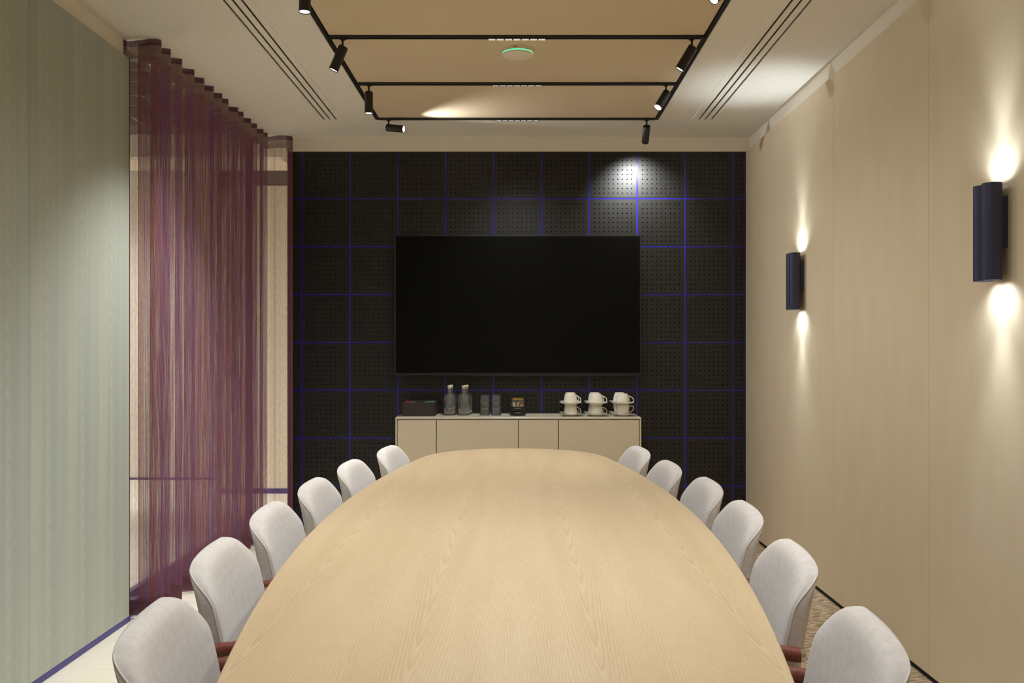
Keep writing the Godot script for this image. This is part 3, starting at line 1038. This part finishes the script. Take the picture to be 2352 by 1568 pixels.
func build_sideboard() -> void:
	var s := thing("sideboard", "long beige lacquered sideboard against the black tiled wall", "sideboard", Vector3(0, 0, -6.22))
	var z0 := 6.22 - 6.03
	var z1 := 6.22 - 6.405
	var st := new_st()
	var dp := z0 - z1
	var zc := (z0 + z1) / 2
	add_box(st, Vector3(-0.8165, (SBT - 0.013 + 0.06) / 2, zc), Vector3(0.0105, SBT - 0.013 - 0.06, dp), 0.001)
	add_box(st, Vector3(0.8135, (SBT - 0.013 + 0.06) / 2, zc), Vector3(0.0105, SBT - 0.013 - 0.06, dp), 0.001)
	add_box(st, Vector3(-0.0015, 0.066, zc), Vector3(1.62, 0.012, dp), 0.001)
	add_box(st, Vector3(-0.0015, (SBT - 0.03 + 0.072) / 2, z1 + 0.008), Vector3(1.62, SBT - 0.102, 0.012))
	obj("carcass", flat(st), M.lacquer, s)
	obj("top", box(Vector3(-0.0015, SBT - 0.0065, zc), Vector3(1.6405, 0.013, dp + 0.002), 0.002), mat(rgb(206, 196, 178), 0.3, 0, 0.5), s)
	obj("liner", box(Vector3(-0.0015, 0.45, z0 - 0.035), Vector3(1.61, 0.75, 0.01)), M.gap, s)
	var xs := [-0.8095, -0.5487, -0.0005, 0.267, 0.8065]
	for k in 4:
		var x0: float = xs[k] + 0.0022
		var x1: float = xs[k + 1] - 0.0022
		obj("door", box(Vector3((x0 + x1) / 2, (SBT - 0.0185 + 0.076) / 2, z0 - 0.010), Vector3(x1 - x0, SBT - 0.0185 - 0.076, 0.018), 0.0015), M.lacquer, s)
	obj("plinth", box(Vector3(-0.0015, 0.03, zc - 0.02), Vector3(1.56, 0.06, dp - 0.06)), M.gap, s)
	# screen
	var tv := thing("television", "large black flat screen on the tiled wall above the sideboard", "television", Vector3(-0.006, 1.118, -6.37))
	obj("bezel", box(Vector3(0, 0.4945, 0.006), Vector3(1.734, 0.989, 0.045), 0.003), M.bezel, tv)
	obj("screen_panel", box(Vector3(0.001, 0.500, 0.0285), Vector3(1.712, 0.958, 0.003), 0.0008), M.screen, tv)
	obj("wall_mount", box(Vector3(0, 0.5, -0.033), Vector3(0.6, 0.4, 0.034)), M.black, tv)
	obj("logo_tab", box(Vector3(-0.09, 0.004, 0.029), Vector3(0.06, 0.006, 0.003), 0.001), M.black, tv)
	build_box()
	build_bottles()
	build_tumblers()
	build_jar()
	build_cups()

func build_box() -> void:
	var b := thing("storage_box", "dark brown open box at the curtain end of the sideboard", "box", Vector3(-0.6755, SBT, -6.255))
	var w := 0.2186
	var dp := 0.27
	var h := 0.096
	obj("base", box(Vector3(0, 0.003, 0), Vector3(w, 0.006, dp), 0.001), M.brown_box, b)
	for s in [-1, 1]:
		obj("side", box(Vector3(s * (w / 2 - 0.004), h / 2 + 0.003, 0), Vector3(0.008, h - 0.006, dp), 0.001), M.brown_box, b)
		obj("end", box(Vector3(0, h / 2 + 0.003, s * (dp / 2 - 0.004)), Vector3(w - 0.016, h - 0.006, 0.008), 0.001), M.brown_box, b)
	obj("divider", box(Vector3(0.0, h / 2, 0), Vector3(0.006, h - 0.012, dp - 0.016), 0.001), M.brown_box, b)
	# flat sticks laid in the two compartments
	for s in [[-0.052, rgb(190, 52, 44), -0.07, "red", -1.0], [0.055, rgb(78, 190, 184), 0.06, "teal", 1.0]]:
		for k in 3:
			var o := thing("sachet", "cream and %s paper sachet in the brown box, %s of three" % [s[3], ["lowest", "middle", "topmost"][k]], "sachet", Vector3(-0.6755 + s[0], SBT + 0.0855 + 0.0032 * k, -6.165 - 0.018 * k), 0.05 * (k - 1), "%s sachets in the brown box" % s[3])
			o.rotation.z = s[2]
			obj("paper", box(Vector3(-0.022 * s[4], 0, 0), Vector3(0.046, 0.003, 0.02), 0.001), mat(rgb(222, 205, 178), 0.7), o)
			obj("coloured_end", box(Vector3(0.022 * s[4], 0, 0), Vector3(0.046, 0.0032, 0.0202), 0.001), mat(s[1], 0.5), o)
			if k == 0:
				obj("inner_stack", box(Vector3(0, -0.038, 0), Vector3(0.08, 0.07, 0.03), 0.002), mat(rgb(150, 130, 110), 0.8), o)

func build_bottles() -> void:
	var outer := [Vector2(0.0, 0.003), Vector2(0.034, 0.0), Vector2(0.0415, 0.002), Vector2(0.0440, 0.010), Vector2(0.0442, 0.112), Vector2(0.0436, 0.123), Vector2(0.0408, 0.133), Vector2(0.035, 0.141), Vector2(0.026, 0.147), Vector2(0.0185, 0.150), Vector2(0.0158, 0.158), Vector2(0.0156, 0.190), Vector2(0.0150, 0.192), Vector2(0.0125, 0.192)]
	var inner := [Vector2(0.0132, 0.192), Vector2(0.0136, 0.152), Vector2(0.024, 0.1445), Vector2(0.0385, 0.131), Vector2(0.0418, 0.112), Vector2(0.0415, 0.014), Vector2(0.036, 0.008), Vector2(0.0, 0.009)]
	var glass := lathe(outer + inner, 40)
	var cap := lathe([Vector2(0.0122, 0.180), Vector2(0.0122, 0.1925), Vector2(0.0146, 0.1925), Vector2(0.0148, 0.203), Vector2(0.0138, 0.2045), Vector2(0.0, 0.2045)], 28)
	var where := [[-0.4745, 6.225, "front row, beside the brown box"], [-0.3765, 6.225, "front row, beside the tumblers"], [-0.472, 6.325, "back row, beside the brown box"], [-0.364, 6.325, "back row, beside the tumblers"]]
	for w in where:
		var b := thing("glass_bottle", "clear glass bottle with pale stopper, %s" % w[2], "bottle", Vector3(w[0], SBT, -w[1]), 0.0, "glass bottles on the sideboard")
		obj("bottle_body", glass, M.glass, b)
		obj("stopper", cap, M.cap, b)

func build_tumblers() -> void:
	# upside-down tumbler: rim below
	var prof := [Vector2(0.0345, 0.0), Vector2(0.0352, 0.001), Vector2(0.0350, 0.012), Vector2(0.0318, 0.052), Vector2(0.030, 0.0585), Vector2(0.026, 0.060), Vector2(0.0, 0.059), Vector2(0.0, 0.0525), Vector2(0.0265, 0.0525), Vector2(0.0298, 0.049), Vector2(0.0328, 0.012), Vector2(0.0332, 0.001), Vector2(0.0345, 0.0)]
	var m := lathe(prof, 36)
	for s in [[-0.2305, 6.215, "beside the bottles"], [-0.1535, 6.215, "beside the round jar"]]:
		for k in 3:
			var t := obj("tumbler", m, M.glass)
			t.position = Vector3(s[0], SBT + 0.0415 * k, -s[1])
			tag(t, "%s upturned glass tumbler of the stack %s" % [["bottom", "middle", "top"][k], s[2]], "glass", "glass tumblers on the sideboard")

func build_jar() -> void:
	var x := -0.0055
	var d := 6.205
	for k in 2:
		var b := thing("black_tray", "%s black octagonal tray under the round jar" % ["lower", "upper"][k], "tray", Vector3(x, SBT + 0.0285 * k, -d), 0.0, "black trays under the jar")
		var r := 0.056 - 0.0025 * k
		obj("ring", lathe([Vector2(0.0, 0.001), Vector2(r - 0.003, 0.0), Vector2(r, 0.003), Vector2(r, 0.024), Vector2(r - 0.002, 0.0275), Vector2(0.0, 0.0282)], 12), M.black, b)
		obj("drawer_front", box(Vector3(0, 0.0135, r - 0.001), Vector3(0.046, 0.019, 0.008), 0.002), M.black, b)
		obj("finger_lip", box(Vector3(0, 0.0185, r + 0.004), Vector3(0.03, 0.004, 0.005), 0.001), M.black, b)
	var j := thing("glass_jar", "small round glass jar with gold lid on black trays", "jar", Vector3(x, SBT + 0.0575, -d))
	obj("jar_body", lathe([Vector2(0.0, 0.0), Vector2(0.044, 0.0), Vector2(0.0475, 0.004), Vector2(0.0475, 0.040), Vector2(0.044, 0.047), Vector2(0.0435, 0.050), Vector2(0.0415, 0.050), Vector2(0.042, 0.046), Vector2(0.0455, 0.039), Vector2(0.0455, 0.005), Vector2(0.043, 0.002), Vector2(0.0, 0.002)], 40), M.glass, j)
	obj("lid", lathe([Vector2(0.0, 0.0505), Vector2(0.0445, 0.0505), Vector2(0.0455, 0.053), Vector2(0.0455, 0.060), Vector2(0.043, 0.062), Vector2(0.0, 0.062)], 40), M.gold, j)
	var cols := [["cream", rgb(226, 220, 196)], ["cream", rgb(216, 208, 182)], ["yellow", rgb(226, 160, 40)], ["red", rgb(196, 40, 32)], ["orange", rgb(214, 110, 28)], ["orange", rgb(190, 96, 30)]]
	var xs := [-0.021, 0.001, 0.0215, 0.0165, 0.034, -0.035]
	var zs := [0.028, 0.030, 0.024, 0.018, 0.012, 0.008]
	var hs := [0.034, 0.034, 0.020, 0.031, 0.030, 0.030]
	for k in 6:
		var p := thing("sugar_packet", "%s paper packet %s inside the glass jar" % [cols[k][0], ["leaning", "upright", "upright", "upright", "beside the yellow one", "beside the leaning one"][k]], "packet", Vector3(x + xs[k], SBT + 0.0600, -d + zs[k]), 0.0, "paper packets in the jar")
		p.rotation.z = [0.14, -0.08, 0.0, 0.0, 0.05, -0.05][k]
		obj("paper", box(Vector3(0, hs[k] / 2, 0), Vector3([0.016, 0.016, 0.013, 0.013, 0.010, 0.010][k], hs[k], 0.003), 0.001), mat(cols[k][1], 0.6), p)
		obj("crimp", box(Vector3(0, hs[k] - 0.0015, 0), Vector3([0.0164, 0.0164, 0.0134, 0.0134, 0.0104, 0.0104][k], 0.003, 0.0034)), mat((cols[k][1] as Color).darkened(0.15), 0.6), p)

func make_cup() -> Node3D:
	# upside down: rim at y = 0, foot above
	var c := Node3D.new()
	obj("cup_body", lathe([Vector2(0.0455, 0.0), Vector2(0.0465, 0.001), Vector2(0.0462, 0.006), Vector2(0.0435, 0.032), Vector2(0.0385, 0.054), Vector2(0.034, 0.0615), Vector2(0.0325, 0.067), Vector2(0.0300, 0.067), Vector2(0.0295, 0.0635), Vector2(0.0, 0.0625), Vector2(0.0, 0.059), Vector2(0.030, 0.0585), Vector2(0.0355, 0.053), Vector2(0.041, 0.031), Vector2(0.044, 0.006), Vector2(0.0442, 0.001), Vector2(0.0455, 0.0)], 40), M.ceramic, c)
	var pts := []
	for i in 19:
		var a := lerpf(-0.62 * PI, 0.62 * PI, i / 18.0)
		pts.append(Vector3(0.0505 + 0.021 * cos(a) - 0.0085 * sin(a), 0.0285 + 0.0215 * sin(a), 0))
	obj("handle", tube(pts, even(19, 0.0032), 10), M.ceramic, c)
	return c

func build_cups() -> void:
	var saucer := lathe([Vector2(0.0, 0.002), Vector2(0.030, 0.002), Vector2(0.031, 0.0), Vector2(0.041, 0.0), Vector2(0.043, 0.006), Vector2(0.062, 0.010), Vector2(0.0768, 0.0155), Vector2(0.0772, 0.0168), Vector2(0.0758, 0.0172), Vector2(0.061, 0.0125), Vector2(0.047, 0.0092), Vector2(0.0, 0.0088)], 48)
	var cup := make_cup()
	var names := ["beside the jar", "in the middle of the cups", "at the sideboard's end"]
	for k in 3:
		for row in 2:
			var x: float = [[0.355, 0.529, 0.709], [0.362, 0.531, 0.706]][row][k]
			var d: float = 6.15 if row == 0 else 6.315
			for lev in 2:
				var y := SBT + (0.0 if lev == 0 else 0.0758)
				var which := "%s, %s row stack %s" % [["lower", "upper"][lev], ["front", "back"][row], names[k]]
				var sc := obj("saucer", saucer, M.ceramic)
				sc.position = Vector3(x, y, -d)
				tag(sc, "white china saucer, %s" % which, "saucer", "saucers on the sideboard")
				var c: Node3D = cup.duplicate()
				c.name = numbered("coffee_cup")
				add_child(c)
				c.position = Vector3(x, y + 0.0088, -d)
				c.rotation.y = 0.25 + 0.35 * row - 0.15 * k
				tag(c, "white upturned coffee cup, %s" % which, "cup", "coffee cups on the sideboard")
				if k == 2 and lev == 0:
					# these two stand the right way up
					c.rotation.z = PI
					c.rotation.y += PI
					c.position.y += 0.067
				if row == 0 or k == 0:
					var sp := thing("teaspoon", "small steel teaspoon on the %s saucer" % which.replace(",", " "), "spoon", Vector3(x - 0.030, y + 0.0168, -d + 0.052), 0.0, "teaspoons on the saucers")
					sp.rotation.y = [0.45, 0.2, -0.1][k] + 0.3 * lev
					var h := []
					var hr := []
					for i in 9:
						var u := i / 8.0
						h.append(Vector3(lerpf(-0.012, 0.085, u), 0.0015 + 0.004 * sin(u * PI), 0))
						hr.append(lerpf(0.0012, 0.0022, u))
					obj("handle", tube(h, hr, 8), M.chrome, sp)
					var bowl := new_st()
					add_lathe(bowl, [Vector2(0.0, -0.004), Vector2(0.006, -0.0032), Vector2(0.0098, 0.0), Vector2(0.0090, 0.0002), Vector2(0.0054, -0.0022), Vector2(0.0, -0.003)], 20, Transform3D(Basis().scaled(Vector3(1.6, 1, 1)), Vector3(-0.025, 0.003, 0)))
					obj("bowl", bowl.commit(), M.chrome, sp)
	cup.free()

# ---------------------------------------------------------------- main
func _ready() -> void:
	make_camera()
	make_materials()
	build_shell()
	build_corridor()
	build_ceiling()
	build_sconces()
	build_curtain()
	build_table()
	build_chairs()
	build_sideboard()
